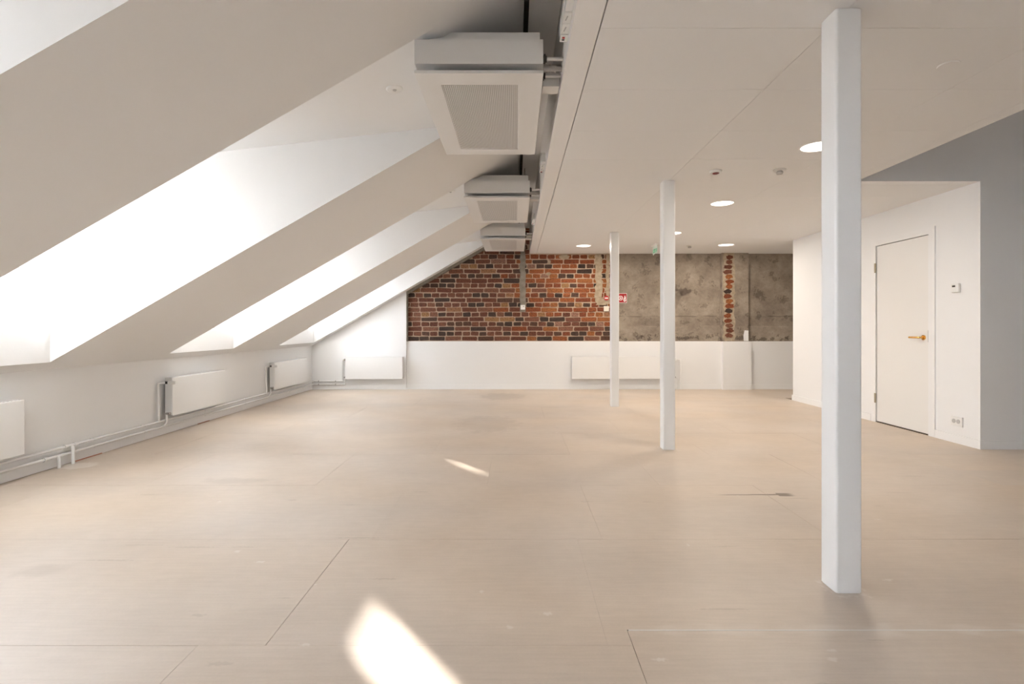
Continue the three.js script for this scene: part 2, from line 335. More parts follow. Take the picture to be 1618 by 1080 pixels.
// side wall: daylight comes from here too (the columns throw a second, fainter shadow to the left)
const SW = [[-1.7, -0.95]], SY0 = 1.1, SY1 = 1.95;
struct(mesh('wall_side', mergeGeometries([boxGeo(7.6, 7.8, 0, SY0, BACKZ, RZ0), boxGeo(7.6, 7.8, SY1, 3.6, BACKZ, RZ0)].concat(
  [[BACKZ, SW[0][0]], [SW[0][1], RZ0]].map(([p, q]) => boxGeo(7.6, 7.8, SY0, SY1, p, q)))), paint), 'white outer wall of the side area', 'wall');
SW.forEach(([p, q], i) => {
  const w = new THREE.Group(), o = [7.72, SY0, -(p + q) / 2]; w.name = 'window_' + (6 + i); scene.add(w); w.position.set(...o);
  w.userData = { label: 'white window in the outer wall of the side area', category: 'window', kind: 'structure', origin: o };
  mesh('window_frame', mergeGeometries([boxGeo(7.69, 7.75, SY0, SY0 + 0.08, p, q, o), boxGeo(7.69, 7.75, SY1 - 0.08, SY1, p, q, o), boxGeo(7.69, 7.75, SY0 + 0.08, SY1 - 0.08, p, p + 0.08, o), boxGeo(7.69, 7.75, SY0 + 0.08, SY1 - 0.08, q - 0.08, q, o), boxGeo(7.69, 7.75, SY0 + 0.08, SY1 - 0.08, (p + q) / 2 - 0.05, (p + q) / 2 + 0.05, o)]), paintTrim, w);
  for (const [c, d] of [[p + 0.08, (p + q) / 2 - 0.05], [(p + q) / 2 + 0.05, q - 0.08]]) box('pane', 7.719, 7.721, SY0 + 0.08, SY1 - 0.08, c, d, glass, w).castShadow = false;
});

// ---------------------------------------------------------------- white door wall on the right
const DZ0 = 5.262, DZ1 = 6.054, DTOP = 2.055;              // door opening
struct(mesh('wall_right', mergeGeometries([
  boxGeo(RX, RX + 0.12, 0, H + 0.02, RZ0, DZ0), boxGeo(RX, RX + 0.12, 0, H + 0.02, DZ1, RZ1), boxGeo(RX, RX + 0.12, DTOP, H + 0.02, DZ0, DZ1),
  boxGeo(RX + 0.12, 7.8, 0, H + 0.02, RZ0, RZ1)]), paint), 'white wall with the door, thermostat and socket', 'wall');
struct(box('wall_recess', 5.6, 5.8, 0, H, RZ1, FARZ, paint), 'white end wall of the recess beside the concrete', 'wall');
function skirting(name, geos, label) { return struct(mesh(name, mergeGeometries(geos), paintTrim), label, 'baseboard'); }
skirting('baseboard_right', [boxGeo(RX - 0.013, RX, 0, 0.08, RZ0 - 0.013, DZ0 - 0.075), boxGeo(RX - 0.013, RX, 0, 0.08, DZ1 + 0.075, RZ1 + 0.013), boxGeo(RX, 5.6, 0, 0.08, RZ1, RZ1 + 0.013)], 'white skirting along the door wall');
skirting('baseboard_side', [boxGeo(RX, 7.6, 0, 0.08, RZ0 - 0.013, RZ0)], 'white skirting along the shaded wall round the corner from the door');

// ---------------------------------------------------------------- far wall: brick, bare concrete, white lower part
struct(box('wall_far_backing', -4.37, 7.8, 0, 4.2, FARZ + 0.06, FARZ + 0.35, mortar), 'masonry party wall behind the brick and concrete', 'wall');
struct(box('wall_far_wainscot', -1.948, 5.6, 0, 0.853, FARZ - 0.03, FARZ + 0.06, paint), 'white lower part of the far wall below brick and concrete', 'wall');
struct(prism('wall_gable', [[KX, 0], [-1.95, 0], [-1.95, slopeY(-1.95)], [KX, slopeY(KX)]], FARZ - 0.065, FARZ + 0.06, paint), 'white gable wall piece under the pitched ceiling, left of the brick', 'wall');
struct(box('wall_far_concrete', 1.82, 5.6, 0.853, H + 0.02, FARZ, FARZ + 0.06, matConcrete), 'bare stained grey brown concrete wall', 'wall');
skirting('baseboard_far', [boxGeo(-1.948, 3.67, 0, 0.085, FARZ - 0.042, FARZ - 0.03), boxGeo(4.17, 5.6, 0, 0.085, FARZ - 0.042, FARZ - 0.03), boxGeo(-1.948, 3.66, 0, 0.02, FARZ - 0.055, FARZ - 0.042), boxGeo(4.18, 5.6, 0, 0.02, FARZ - 0.055, FARZ - 0.042)], 'white skirting below the brick and concrete wall');
skirting('baseboard_gable', [boxGeo(KX, -1.95, 0, 0.085, FARZ - 0.077, FARZ - 0.065), boxGeo(-2.1, -1.93, 0, 0.02, FARZ - 0.09, FARZ - 0.077)], 'white skirting below the gable wall piece');
skirting('baseboard_left', [boxGeo(KX, KX + 0.013, 0.003, 0.085, BACKZ, FARZ - 0.077)], 'white skirting along the knee wall');
struct(prism('trim_2', [[-1.95, slopeY(-1.95)], [-0.3, slopeY(-0.3)], [-0.3, slopeY(-0.3) - 0.055], [-1.95, slopeY(-1.95) - 0.055]], FARZ - 0.06, FARZ + 0.02, cement), 'raw grey strip between pitched ceiling and brick', 'trim');
struct(box('trim_3', -1.95, -1.93, 0.853, slopeY(-1.95) - 0.05, FARZ - 0.05, FARZ + 0.02, cement), 'raw grey edge where the white gable meets the brick', 'trim');

const brickWall = struct(prism('wall_far_brick', [[-1.95, 0.853], [1.82, 0.853], [1.82, H + 0.02], [0.36, H + 0.02], [0.36, TOPY + 0.02], [TOPX, TOPY + 0.02], [-1.95, slopeY(-1.95) + 0.02]], FARZ + 0.008, FARZ + 0.06, mortar), 'old red brick wall of alternating header and stretcher courses', 'wall');
const brickTex = dataTex(512, 512, (i, j, o) => { const v = 200 + 34 * n1(i / 34, j / 30) + 24 * n2(i / 9, j / 9) + 12 * n3(i / 3, j / 3); o[0] = v; o[1] = v; o[2] = v; });
brickTex.repeat.set(1.6, 1.6);
const brickMat = (hex) => std({ color: new THREE.Color(hex), map: brickTex, roughness: 0.92, bumpMap: brickTex, bumpScale: 0.004 });
const RED = ['#b4683c', '#a25631', '#bb7543', '#975031', '#ac6037'].map(brickMat), DULL = ['#96604a', '#864f3a', '#a06c54', '#8c5743', '#7e4b38'].map(brickMat);
const DARK = ['#584338', '#4d3b32', '#64493c', '#6c4a39'].map(brickMat), PALE = ['#bf8b66', '#c19062', '#b48670'].map(brickMat);
function clipLine(pts, f) {                                // keep where f >= 0
  const out = [];
  for (let i = 0; i < pts.length; i++) {
    const p = pts[i], q = pts[(i + 1) % pts.length], a = f(p), b = f(q);
    if (a >= 0) out.push(p);
    if ((a >= 0) !== (b >= 0)) { const t = a / (a - b); out.push([p[0] + (q[0] - p[0]) * t, p[1] + (q[1] - p[1]) * t]); }
  }
  return out;
}
function brickOutline(x0, x1, y0, y1) {
  const c = rr(0.007, 0.015), j = () => rr(-0.0055, 0.0055);
  return [[x0 + c + j(), y0 + j()], [x1 - c + j(), y0 + j()], [x1 + j(), y0 + c], [x1 + j(), y1 - c], [x1 - c + j(), y1 + j()], [x0 + c + j(), y1 + j()], [x0 + j(), y1 - c], [x0 + j(), y0 + c]];
}
const area = (p) => Math.abs(p.reduce((s, [x, y], i) => { const [u, v] = p[(i + 1) % p.length]; return s + x * v - u * y; }, 0)) / 2;
const bricks = [];
const pitch = 0.0861;
for (let c = 0; c < 24; c++) {
  const y0 = 0.866 + c * pitch, y1 = y0 + pitch - rr(0.013, 0.017), header = c % 2 === 1;
  let x = -1.935 - rr(0, 0.12);
  while (x < 1.83) {
    let w = header ? rr(0.122, 0.14) : rr(0.255, 0.28);
    if (!header && rnd() < 0.12) w = rr(0.13, 0.17);
    const g = rr(0.013, 0.02);
    let p = brickOutline(x, x + w, y0 + rr(-0.003, 0.003), y1 + rr(-0.003, 0.003));
    p = clipLine(p, ([u]) => u + 1.926); p = p.length ? clipLine(p, ([u]) => 1.815 - u) : p;
    p = p.length ? clipLine(p, ([u, v]) => slopeY(u) - 0.057 - v) : p;
    if (p.length && y1 > H - 0.005) { if (x > 0.2) p = clipLine(p, ([, v]) => H - 0.006 - v); else if (x + w > 0.24) p = clipLine(p, ([u]) => 0.24 - u); }
    if (p.length > 2 && y1 > TOPY - 0.01) p = clipLine(p, ([, v]) => TOPY - 0.01 - v);
    if (p.length > 2 && area(p) > 0.0012) {
      const left = smooth(0.5, -0.5, x + rr(-0.35, 0.35)), low = smooth(1.5, 1.1, y0), q = rnd();
      let set = rnd() < Math.max(left, low * 0.55) ? DULL : RED;
      if (q < (header ? 0.36 : 0.17)) set = DARK; else if (q > 0.93) set = PALE;
      bricks.push([p, set[Math.floor(rnd() * set.length)], rr(-0.004, 0.003)]);
    }
    x += w + g;
  }
}
bricks.sort((a, b) => area(b[0]) - area(a[0]));
const rest = [];
bricks.forEach(([p, m, d], i) => {
  const g = prismGeo(p, FARZ + d, FARZ + 0.012);
  if (i < 295) mesh('brick', g, m, brickWall); else rest.push([g, m]);
});
if (rest.length) {
  const byMat = new Map();
  for (const [g, m] of rest) { if (!byMat.has(m)) byMat.set(m, []); byMat.get(m).push(g); }
  const mats = [...byMat.keys()], geos = mats.map((m) => mergeGeometries(byMat.get(m)));
  const merged = mergeGeometries(geos, true);
  const o = mesh('small_bricks', merged, mats, brickWall); o.userData.kind = 'stuff';
}
// cement-filled cable chase and plaster smears over the brick
function rough(x0, x1, y0, y1, amp, step = 0.05) {
  const p = [];
  for (let y = y0; y < y1; y += step) p.push([x1 + rr(-amp, amp), y]);
  p.push([x1, y1]);
  for (let y = y1; y > y0; y -= step) p.push([x0 + rr(-amp, amp), y]);
  p.push([x0, y0]);
  return p;
}
function blob(cx, cy, rx, ry) { const p = []; for (let i = 0; i < 16; i++) { const a = i / 16 * Math.PI * 2, k = rr(0.75, 1.1); p.push([cx + Math.cos(a) * rx * k, cy + Math.sin(a) * ry * k]); } return p; }
mesh('cement_chase', prismGeo(rough(0.075, 0.175, 1.375, H + 0.3, 0.012), FARZ - 0.008, FARZ + 0.02), cement, brickWall);
mesh('plaster_smear', prismGeo(rough(1.42, 1.545, 1.62, H, 0.022), FARZ - 0.007, FARZ + 0.02), plaster, brickWall);
mesh('plaster_smear', prismGeo(rough(1.43, 1.62, 1.50, 1.62, 0.03, 0.03), FARZ - 0.0065, FARZ + 0.02), plaster, brickWall);
mesh('plaster_smear', prismGeo(rough(1.615, 1.68, 1.52, H, 0.012), FARZ - 0.006, FARZ + 0.02), plaster, brickWall);
mesh('plaster_smear', prismGeo(blob(0.87, 2.36, 0.1, 0.05), FARZ - 0.006, FARZ + 0.02), plaster, brickWall);
mesh('plaster_smear', prismGeo(blob(0.6, 2.275, 0.035, 0.035), FARZ - 0.006, FARZ + 0.02), plaster, brickWall);
mesh('plaster_smear', prismGeo(blob(0.58, 2.06, 0.05, 0.03), FARZ - 0.006, FARZ + 0.02), plaster, brickWall);

// concrete pier with a strip of exposed brick ends, its white foot
const pier = struct(box('wall_far_pier', 3.66, 4.13, 0.853, H + 0.02, FARZ - 0.09, FARZ, matConcrete), 'concrete pier with a ragged strip of exposed brick ends', 'wall');
pier.userData.origin = pier.position.toArray();
const po = pier.userData.origin;
mesh('plaster_strip', prismGeo(rough(3.69, 3.88, 0.86, H, 0.02), FARZ - 0.094, FARZ - 0.08, po), plaster, pier);
for (let i = 0; i < 17; i++) {
  const y = 0.93 + i * 0.0865, cx = 3.775 + 0.018 * Math.sin(i * 1.3), w = rr(0.06, 0.09), set = i > 12 || i < 3 ? DULL : i === 5 || i === 9 ? DARK : RED;
  mesh('brick', prismGeo(blob(cx, y + 0.03, w, 0.043), FARZ - 0.098 - rr(0, 0.004), FARZ - 0.085, po), set[i % set.length], pier);
}
mesh('white_paint_patch', prismGeo([[4.045, 0.86], [4.128, 0.86], [4.128, 1.045], [4.06, 1.05], [4.04, 0.96]], FARZ - 0.0915, FARZ - 0.085, po), paint, pier);
struct(mesh('wall_far_pier_foot', mergeGeometries([boxGeo(3.67, 4.17, 0, 0.853, FARZ - 0.12, FARZ - 0.03), boxGeo(3.66, 4.18, 0, 0.085, FARZ - 0.132, FARZ - 0.02)]), paint), 'white boxed foot below the concrete pier', 'wall');

// ---------------------------------------------------------------- columns
const colShape = (s, r) => {
  const p = new THREE.Shape(), a = s / 2;
  p.moveTo(-a + r, -a); p.lineTo(a - r, -a); p.absarc(a - r, -a + r, r, -Math.PI / 2, 0); p.lineTo(a, a - r); p.absarc(a - r, a - r, r, 0, Math.PI / 2);
  p.lineTo(-a + r, a); p.absarc(-a + r, a - r, r, Math.PI / 2, Math.PI); p.lineTo(-a, -a + r); p.absarc(-a + r, -a + r, r, Math.PI, Math.PI * 1.5);
  return p;
};
const shaftGeo = new THREE.ExtrudeGeometry(colShape(0.11, 0.012), { depth: H - 0.008, bevelEnabled: false, curveSegments: 5 });
shaftGeo.rotateX(-Math.PI / 2); shaftGeo.translate(0, 0.004, 0);
const coreGeo = new THREE.ExtrudeGeometry(colShape(0.105, 0.012), { depth: H, bevelEnabled: false, curveSegments: 5 }); coreGeo.rotateX(-Math.PI / 2);
[[2.145, 'white square steel column with white joint filler along the floor before it'], [4.66, 'white square steel column, middle one of the row of three'], [7.2, 'white square steel column standing before the end of the brick, beside the red sign']].forEach(([Z, l]) => {
  const c = thing('column', l, 'column', [1.379, 0, Z + 0.056], 'white square columns in a row');
  mesh('shaft', shaftGeo, columnPaint, c);
  mesh('core', coreGeo, columnPaint, c);
});

// ---------------------------------------------------------------- ceiling fan coil units
function fanCoil(Z, label) {
  const u = thing('fan_coil_unit', label, 'air unit', [-0.19, H - 0.005, Z + 0.63], 'ceiling fan coil units'), o = u.userData.origin;
  const x0 = -0.525, x1 = 0.142, Zb = Z + 1.26, yb = H - 0.005;
  // housing: its upper left corner is trimmed to the pitched ceiling
  const cut = (x) => Math.max(slopeY(x), dormY(x)) - 0.004, Zh = Zb - 0.08;   // its end stops short of the next pitched strip
  const housing = clipLine([[x0, 2.466], [x1, 2.466], [x1, 2.592], [x0, 2.592]], ([x, y]) => cut(x) - y);
  mesh('housing', prismGeo(housing, Z, Zh, o), sheetSteel, u);
  const mount = clipLine([[x0 + 0.06, 2.592], [x1 - 0.015, 2.592], [x1 - 0.015, 2.662], [x0 + 0.06, 2.662]], ([x, y]) => cut(x) - y);
  mesh('mounting_box', prismGeo(mount, Z + 0.06, Zh - 0.03, o), sheetSteel, u);
  for (const [x, dz] of [[-0.12, 0.55], [0.1, 0.55], [-0.12, 1.05], [0.1, 1.05]]) mesh('hanger_rod', cylGeo(0.005, [x, 2.65, Z + dz], [x, Math.min(TOPY, slopeY(x)) - 0.001, Z + dz], 8, o), greyMetal, u);
  mesh('air_outlet', prismGeo([[x0 + 0.045, yb + 0.017], [x1 - 0.03, yb + 0.017], [x1 - 0.012, 2.466], [x0 + 0.03, 2.466]], Z + 0.11, Zh - 0.02, o), sheetSteel, u);
  const g0 = -0.405, g1 = 0.017, Zg0 = Z + 0.125, Zg1 = Z + 1.15;
  const sh = new THREE.Shape([[x0, -Z], [x1, -Z], [x1, -Zb], [x0, -Zb]].map(([x, z]) => new THREE.Vector2(x - o[0], -(z - o[2]))));
  sh.holes.push(new THREE.Path([[g0, -Zg0], [g1, -Zg0], [g1, -Zg1], [g0, -Zg1]].map(([x, z]) => new THREE.Vector2(x - o[0], -(z - o[2])))));
  const pg = new THREE.ExtrudeGeometry(sh, { depth: 0.014, bevelEnabled: true, bevelThickness: 0.0015, bevelSize: 0.0015, bevelSegments: 1 });
  pg.rotateX(-Math.PI / 2); pg.translate(0, yb - o[1] + 0.0015, 0);
  const bp = mesh('bottom_panel', pg, sheetSteel, u); bp.userData.origin = o;
  const slats = [];
  for (let k = 0; k < 40; k++) { const x = g0 + (g1 - g0) * (k + 0.5) / 40; slats.push(boxGeo(x - 0.0034, x + 0.0034, yb + 0.004, yb + 0.012, Zg0 - 0.002, Zg1 + 0.002, o)); }
  const gr = mesh('intake_grille', mergeGeometries(slats), sheetSteel, bp);
  gr.userData.kind = 'stuff';
  box('grille_backing', g0 + 0.002, g1 - 0.002, yb + 0.0125, yb + 0.0165, Zg0 + 0.002, Zg1 - 0.002, greyPlastic, bp);
  // water connections towards the boxed ceiling edge
  for (const [y, dz, r] of [[2.505, 0.03, 0.009], [2.485, 0.17, 0.009]]) {
    mesh('valve', mergeGeometries([cylGeo(0.017, [x1, y, Z + dz], [x1 + 0.02, y, Z + dz], 10, o), boxGeo(x1 + 0.002, x1 + 0.014, y - 0.02, y + 0.02, Z + dz - 0.014, Z + dz + 0.014, o)]), darkSteel, u);
    mesh('pipe', cylGeo(r, [x1 + 0.012, y, Z + dz], [0.248, y, Z + dz], 10, o), whitePlastic, u);
  }
  mesh('flexible_hose', mergeGeometries(Array.from({ length: 9 }, (_, k) => cylGeo(k % 2 ? 0.016 : 0.019, [x1 + 0.006 + k * 0.0075, 2.49, Z + 0.1], [x1 + 0.0135 + k * 0.0075, 2.49, Z + 0.1], 10, o)).concat([cylGeo(0.014, [x1 + 0.07, 2.49, Z + 0.1], [0.248, 2.49, Z + 0.1], 10, o)])), greyPlastic, u);
  box('drain_box', x1 + 0.008, 0.246, 2.455, 2.54, Z + 0.23, Z + 0.33, whitePlastic, u, 0.004);
}
fanCoil(2.69, 'white ceiling fan coil unit, farthest of the three from the brick wall');
fanCoil(5.27, 'white ceiling fan coil unit, middle one of the row of three');
fanCoil(7.725, 'white ceiling fan coil unit right in front of the brick wall');
tag(mesh('cable_rail', mergeGeometries([boxGeo(0.045, 0.073, TOPY - 0.014, TOPY, BACKZ + 0.01, FARZ - 0.02)].concat(Array.from({ length: 110 }, (_, k) => boxGeo(0.05, 0.068, TOPY - 0.019, TOPY - 0.0141, 0.5 + k * 0.08, 0.53 + k * 0.08)))), blackRubber), 'long black ribbed cable rail under the ridge above the ceiling units', 'rail');

// socket strips on the boxed ceiling edge
function socketStrip(Z0, Z1, label) {
  const x0 = 0.212, x1 = 0.248, y0 = 2.475, y1 = 2.555, s = thing('socket_strip', label, 'socket strip', [0.23, y0, (Z0 + Z1) / 2], 'socket strips on the ceiling edge');
  const em = box('end_module', x0 - 0.002, x1, y0 - 0.002, y1, Z1 - 0.06, Z1, whitePlastic, s, 0.003);
  const n = Math.max(1, Math.min(2, Math.round((Z1 - Z0 - 0.06) / 0.1)));
  for (let k = 0; k < n; k++) {
    const b = Z1 - 0.063 - k * 0.085, m = box('module', x0, x1, y0, y1, b - 0.082, b, whitePlastic, s, 0.003);
    const q = box('slot', x0 + 0.012, x0 + 0.017, y0 - 0.0008, y0 + 0.002, b - 0.06, b - 0.025, greyPlastic, m);
    q.rotation.y = 0.2;
  }
  const c = Z1 - 0.065 - n * 0.085;
  if (c - Z0 > 0.03) box('cover', x0 + 0.004, x1, y0 + 0.003, y1, Z0, c, whitePlastic, s, 0.003);
  box('indicator', x0 + 0.008, x0 + 0.02, y0 - 0.004, y0 - 0.001, Z1 - 0.045, Z1 - 0.032, redPlastic, em).userData.label = 'red indicator';
  box('port', x0 + 0.008, x0 + 0.02, y0 - 0.004, y0 - 0.001, Z1 - 0.024, Z1 - 0.017, blackRubber, em).userData.label = 'dark port';
}
socketStrip(1.75, 2.5, 'white socket strip with red indicator on the ceiling edge before the first ceiling unit');
socketStrip(4.32, 4.62, 'short white socket strip on the ceiling edge before the middle ceiling unit');
socketStrip(6.62, 6.92, 'short white socket strip on the ceiling edge before the ceiling unit at the brick');

// ---------------------------------------------------------------- downlights and devices on the ceiling
const lampMat = std({ color: rgb(0.9, 0.88, 0.84), emissive: rgb(1, 0.93, 0.84), emissiveIntensity: 1.6, roughness: 0.5 });
const ringGeo = new THREE.LatheGeometry([[0.113, 0.0005], [0.113, -0.003], [0.117, -0.006], [0.124, -0.004], [0.126, 0]].map(([x, y]) => new THREE.Vector2(x, y)), 40);
const discGeo = new THREE.CylinderGeometry(0.113, 0.113, 0.002, 40);
function downlight(x, Z, where) {
  const d = thing('downlight', 'round lit ceiling downlight ' + where, 'ceiling light', [x, H, Z], 'round ceiling downlights');
  mesh('rim', ringGeo, whitePlastic, d);
  mesh('diffuser', discGeo, lampMat, d).position.y = -0.0012;
  const l = new THREE.RectAreaLight(rgb(1, 0.9, 0.78), 56, 0.2, 0.2);
  l.position.set(0, -0.009, 0); l.rotation.x = -Math.PI / 2; l.name = 'lamp_light';
  d.add(l);
}
[[2.205, 3.785, 'partly hidden behind the first column'], [2.195, 5.52, 'following the red alarm device, clear of the columns'],
  [2.195, 7.26, 'mostly hidden behind the middle column'], [1.095, 8.39, 'close to the brick wall'], [3.357, 8.29, 'close to the concrete pier']].forEach((a) => downlight(...a));
function lathe(name, pts, mat, parent, seg = 28) { return mesh(name, new THREE.LatheGeometry(pts.map(([x, y]) => new THREE.Vector2(x, y)), seg), mat, parent); }
let dv = thing('alarm_sounder', 'small white ceiling device with red underside between the columns', 'alarm', [1.688, H, 4.38]);
lathe('base', [[0, -0.02], [0.04, -0.02], [0.05, -0.012], [0.05, 0]], whitePlastic, dv);
lathe('red_dome', [[0, -0.029], [0.018, -0.028], [0.027, -0.023], [0.03, -0.019]], std({ color: rgb(0.2, 0.012, 0.012), roughness: 0.4 }), dv).userData.label = 'red dome';
function detector(x, Z, label, r = 0.05) {
  const d = thing('smoke_detector', label, 'detector', [x, H, Z]);
  lathe('base', [[0, -0.012], [r, -0.012], [r, 0]], whitePlastic, d);
  lathe('sensor_head', [[0, -0.04], [r * 0.45, -0.038], [r * 0.55, -0.026], [r * 0.55, -0.02], [r * 0.42, -0.018], [r * 0.42, -0.011]], greyPlastic, d);
}
detector(2.21, 4.347, 'white ceiling smoke detector beside the red alarm device');
detector(2.81, 8.39, 'dark-headed ceiling smoke detector close to the concrete wall', 0.055);
dv = thing('blank_cover', 'round flat blank cover on the ceiling, larger one', 'cover', [2.18, H, 2.614]);
lathe('plate', [[0, -0.003], [0.038, -0.003], [0.044, -0.0045], [0.048, -0.002], [0.048, 0]], paintCeil, dv);
dv = thing('sprinkler_cover', 'small round concealed sprinkler cover by a ceiling joint', 'cover', [2.43, H, 2.9]);
lathe('plate', [[0, -0.003], [0.034, -0.003], [0.037, 0]], paintCeil, dv);
for (const [x, Z, l] of [[-0.76, 3.25, 'round white detector on the dormer ceiling by the first ceiling unit'], [-0.72, 5.72, 'round white detector on the dormer ceiling by the middle ceiling unit']]) {
  const d = thing('dormer_detector', l, 'detector', [x, dormY(x), Z]);
  d.rotation.z = Math.atan(0.114);
  lathe('base', [[0, -0.008], [0.042, -0.008], [0.05, -0.005], [0.052, 0]], whitePlastic, d);
  lathe('button', [[0, -0.014], [0.01, -0.013], [0.013, -0.0075]], greyPlastic, d);
}
// exit sign: clear plate hung along the room
{
  const s = thing('exit_sign', 'green and white hanging exit sign behind the middle column', 'sign', [2.215, H, 8.25]);
  mesh('ceiling_mount', new RoundedBoxGeometry(0.05, 0.022, 0.26, 2, 0.006), whitePlastic, s).position.y = -0.011;
  mesh('plate', new THREE.BoxGeometry(0.006, 0.13, 0.25), std({ color: rgb(0.82, 0.9, 0.84), roughness: 0.2 }), s).position.y = -0.087;
  const green = std({ color: rgb(0.12, 0.5, 0.28), roughness: 0.4 });
  const pan = mesh('green_panel', new THREE.BoxGeometry(0.001, 0.055, 0.23), green, s); pan.position.set(-0.0035, -0.1, 0);
  const man = mergeGeometries([
    new THREE.BoxGeometry(0.0008, 0.032, 0.01).rotateX(0.4).translate(0, 0.002, 0.045), new THREE.BoxGeometry(0.0008, 0.006, 0.03).rotateX(0.5).translate(0, 0.004, 0.047),
    new THREE.BoxGeometry(0.0008, 0.028, 0.007).rotateX(0.9).translate(0, -0.014, 0.052), new THREE.BoxGeometry(0.0008, 0.028, 0.007).rotateX(-0.6).translate(0, -0.016, 0.036),
    new THREE.CylinderGeometry(0.007, 0.007, 0.0008, 12).rotateZ(Math.PI / 2).translate(0, 0.02, 0.05)]);
  mesh('running_figure', man, whitePlastic, s).position.set(-0.0044, -0.1, 0);
  const arrow = mergeGeometries([new THREE.BoxGeometry(0.0008, 0.006, 0.06).translate(0, 0, -0.045), new THREE.BoxGeometry(0.0008, 0.006, 0.022).rotateX(0.8).translate(0, 0.006, -0.07), new THREE.BoxGeometry(0.0008, 0.006, 0.022).rotateX(-0.8).translate(0, -0.006, -0.07)]);
  mesh('arrow', arrow, whitePlastic, s).position.set(-0.0044, -0.1, 0);
  mesh('end_cap', new THREE.SphereGeometry(0.008, 10, 8), whitePlastic, s).position.set(0, -0.152, -0.1);
}

// ---------------------------------------------------------------- small things on the far wall
function wallPlate(name, label, cat, x, y, Z, w, h, mat) {
  const t = thing(name, label, cat, [x, y, Z]), o = t.userData.origin;
  box('plate', x - w / 2, x + w / 2, y - h / 2, y + h / 2, Z - 0.022, Z, mat, t, 0.004);
  return t;
}
let t = wallPlate('wall_socket', 'white wall box at the lower end of the cement chase in the brick', 'socket', 0.125, 1.46, FARZ - 0.008, 0.082, 0.082, whitePlastic);
box('insert', 0.125, 0.15, 1.465, 1.485, FARZ - 0.032, FARZ - 0.029, greyPlastic, t);
t = wallPlate('wall_switch', 'cream wall box on the brick beside the column', 'switch', 1.62, 1.435, FARZ - 0.006, 0.092, 0.092, creamPlastic);
box('rocker', 1.59, 1.65, 1.405, 1.465, FARZ - 0.0305, FARZ - 0.0275, creamPlastic, t);
{
  const a = thing('fire_call_point', 'small red alarm call point above the cream wall box', 'alarm', [1.62, 1.625, FARZ - 0.006]), o = a.userData.origin;
  mesh('housing', cylGeo(0.042, [1.62, 1.625, FARZ - 0.034], [1.62, 1.625, FARZ - 0.006], 24, o), redPlastic, a);
  box('label_plate', 1.59, 1.65, 1.612, 1.634, FARZ - 0.037, FARZ - 0.034, whitePlastic, a);
}
{
  const cv = document.createElement('canvas'); cv.width = cv.height = 256;
  const c = cv.getContext('2d');
  c.fillStyle = '#f2eeea'; c.fillRect(0, 0, 256, 256); c.fillStyle = '#a80f12'; c.fillRect(9, 9, 238, 238);
  c.fillStyle = '#f6f2ee'; c.beginPath(); c.arc(88, 128, 62, 0, 7); c.fill(); c.fillStyle = '#a80f12'; c.beginPath(); c.arc(88, 128, 42, 0, 7); c.fill();
  c.fillStyle = '#f6f2ee'; c.beginPath(); c.arc(88, 128, 22, 0, 7); c.fill();
  c.beginPath(); c.moveTo(196, 226); c.bezierCurveTo(146, 218, 158, 150, 186, 124); c.bezierCurveTo(178, 90, 196, 66, 208, 48); c.bezierCurveTo(208, 90, 240, 110, 222, 146); c.bezierCurveTo(244, 176, 236, 222, 196, 226); c.fill();
  c.fillStyle = '#a80f12'; c.beginPath(); c.ellipse(200, 176, 9, 26, 0.3, 0, 7); c.fill();
  const tx = new THREE.CanvasTexture(cv); tx.colorSpace = THREE.SRGBColorSpace;
  const s = thing('fire_equipment_sign', 'square red sign with white symbol on the concrete beside the column', 'sign', [1.905, 1.625, FARZ]), o = s.userData.origin;
  box('panel', 1.82, 1.99, 1.54, 1.71, FARZ - 0.005, FARZ, redPlastic, s);
  const p = mesh('print', new THREE.PlaneGeometry(0.17, 0.17), std({ map: tx, roughness: 0.45 }), s); p.position.z = 0.0055;
}

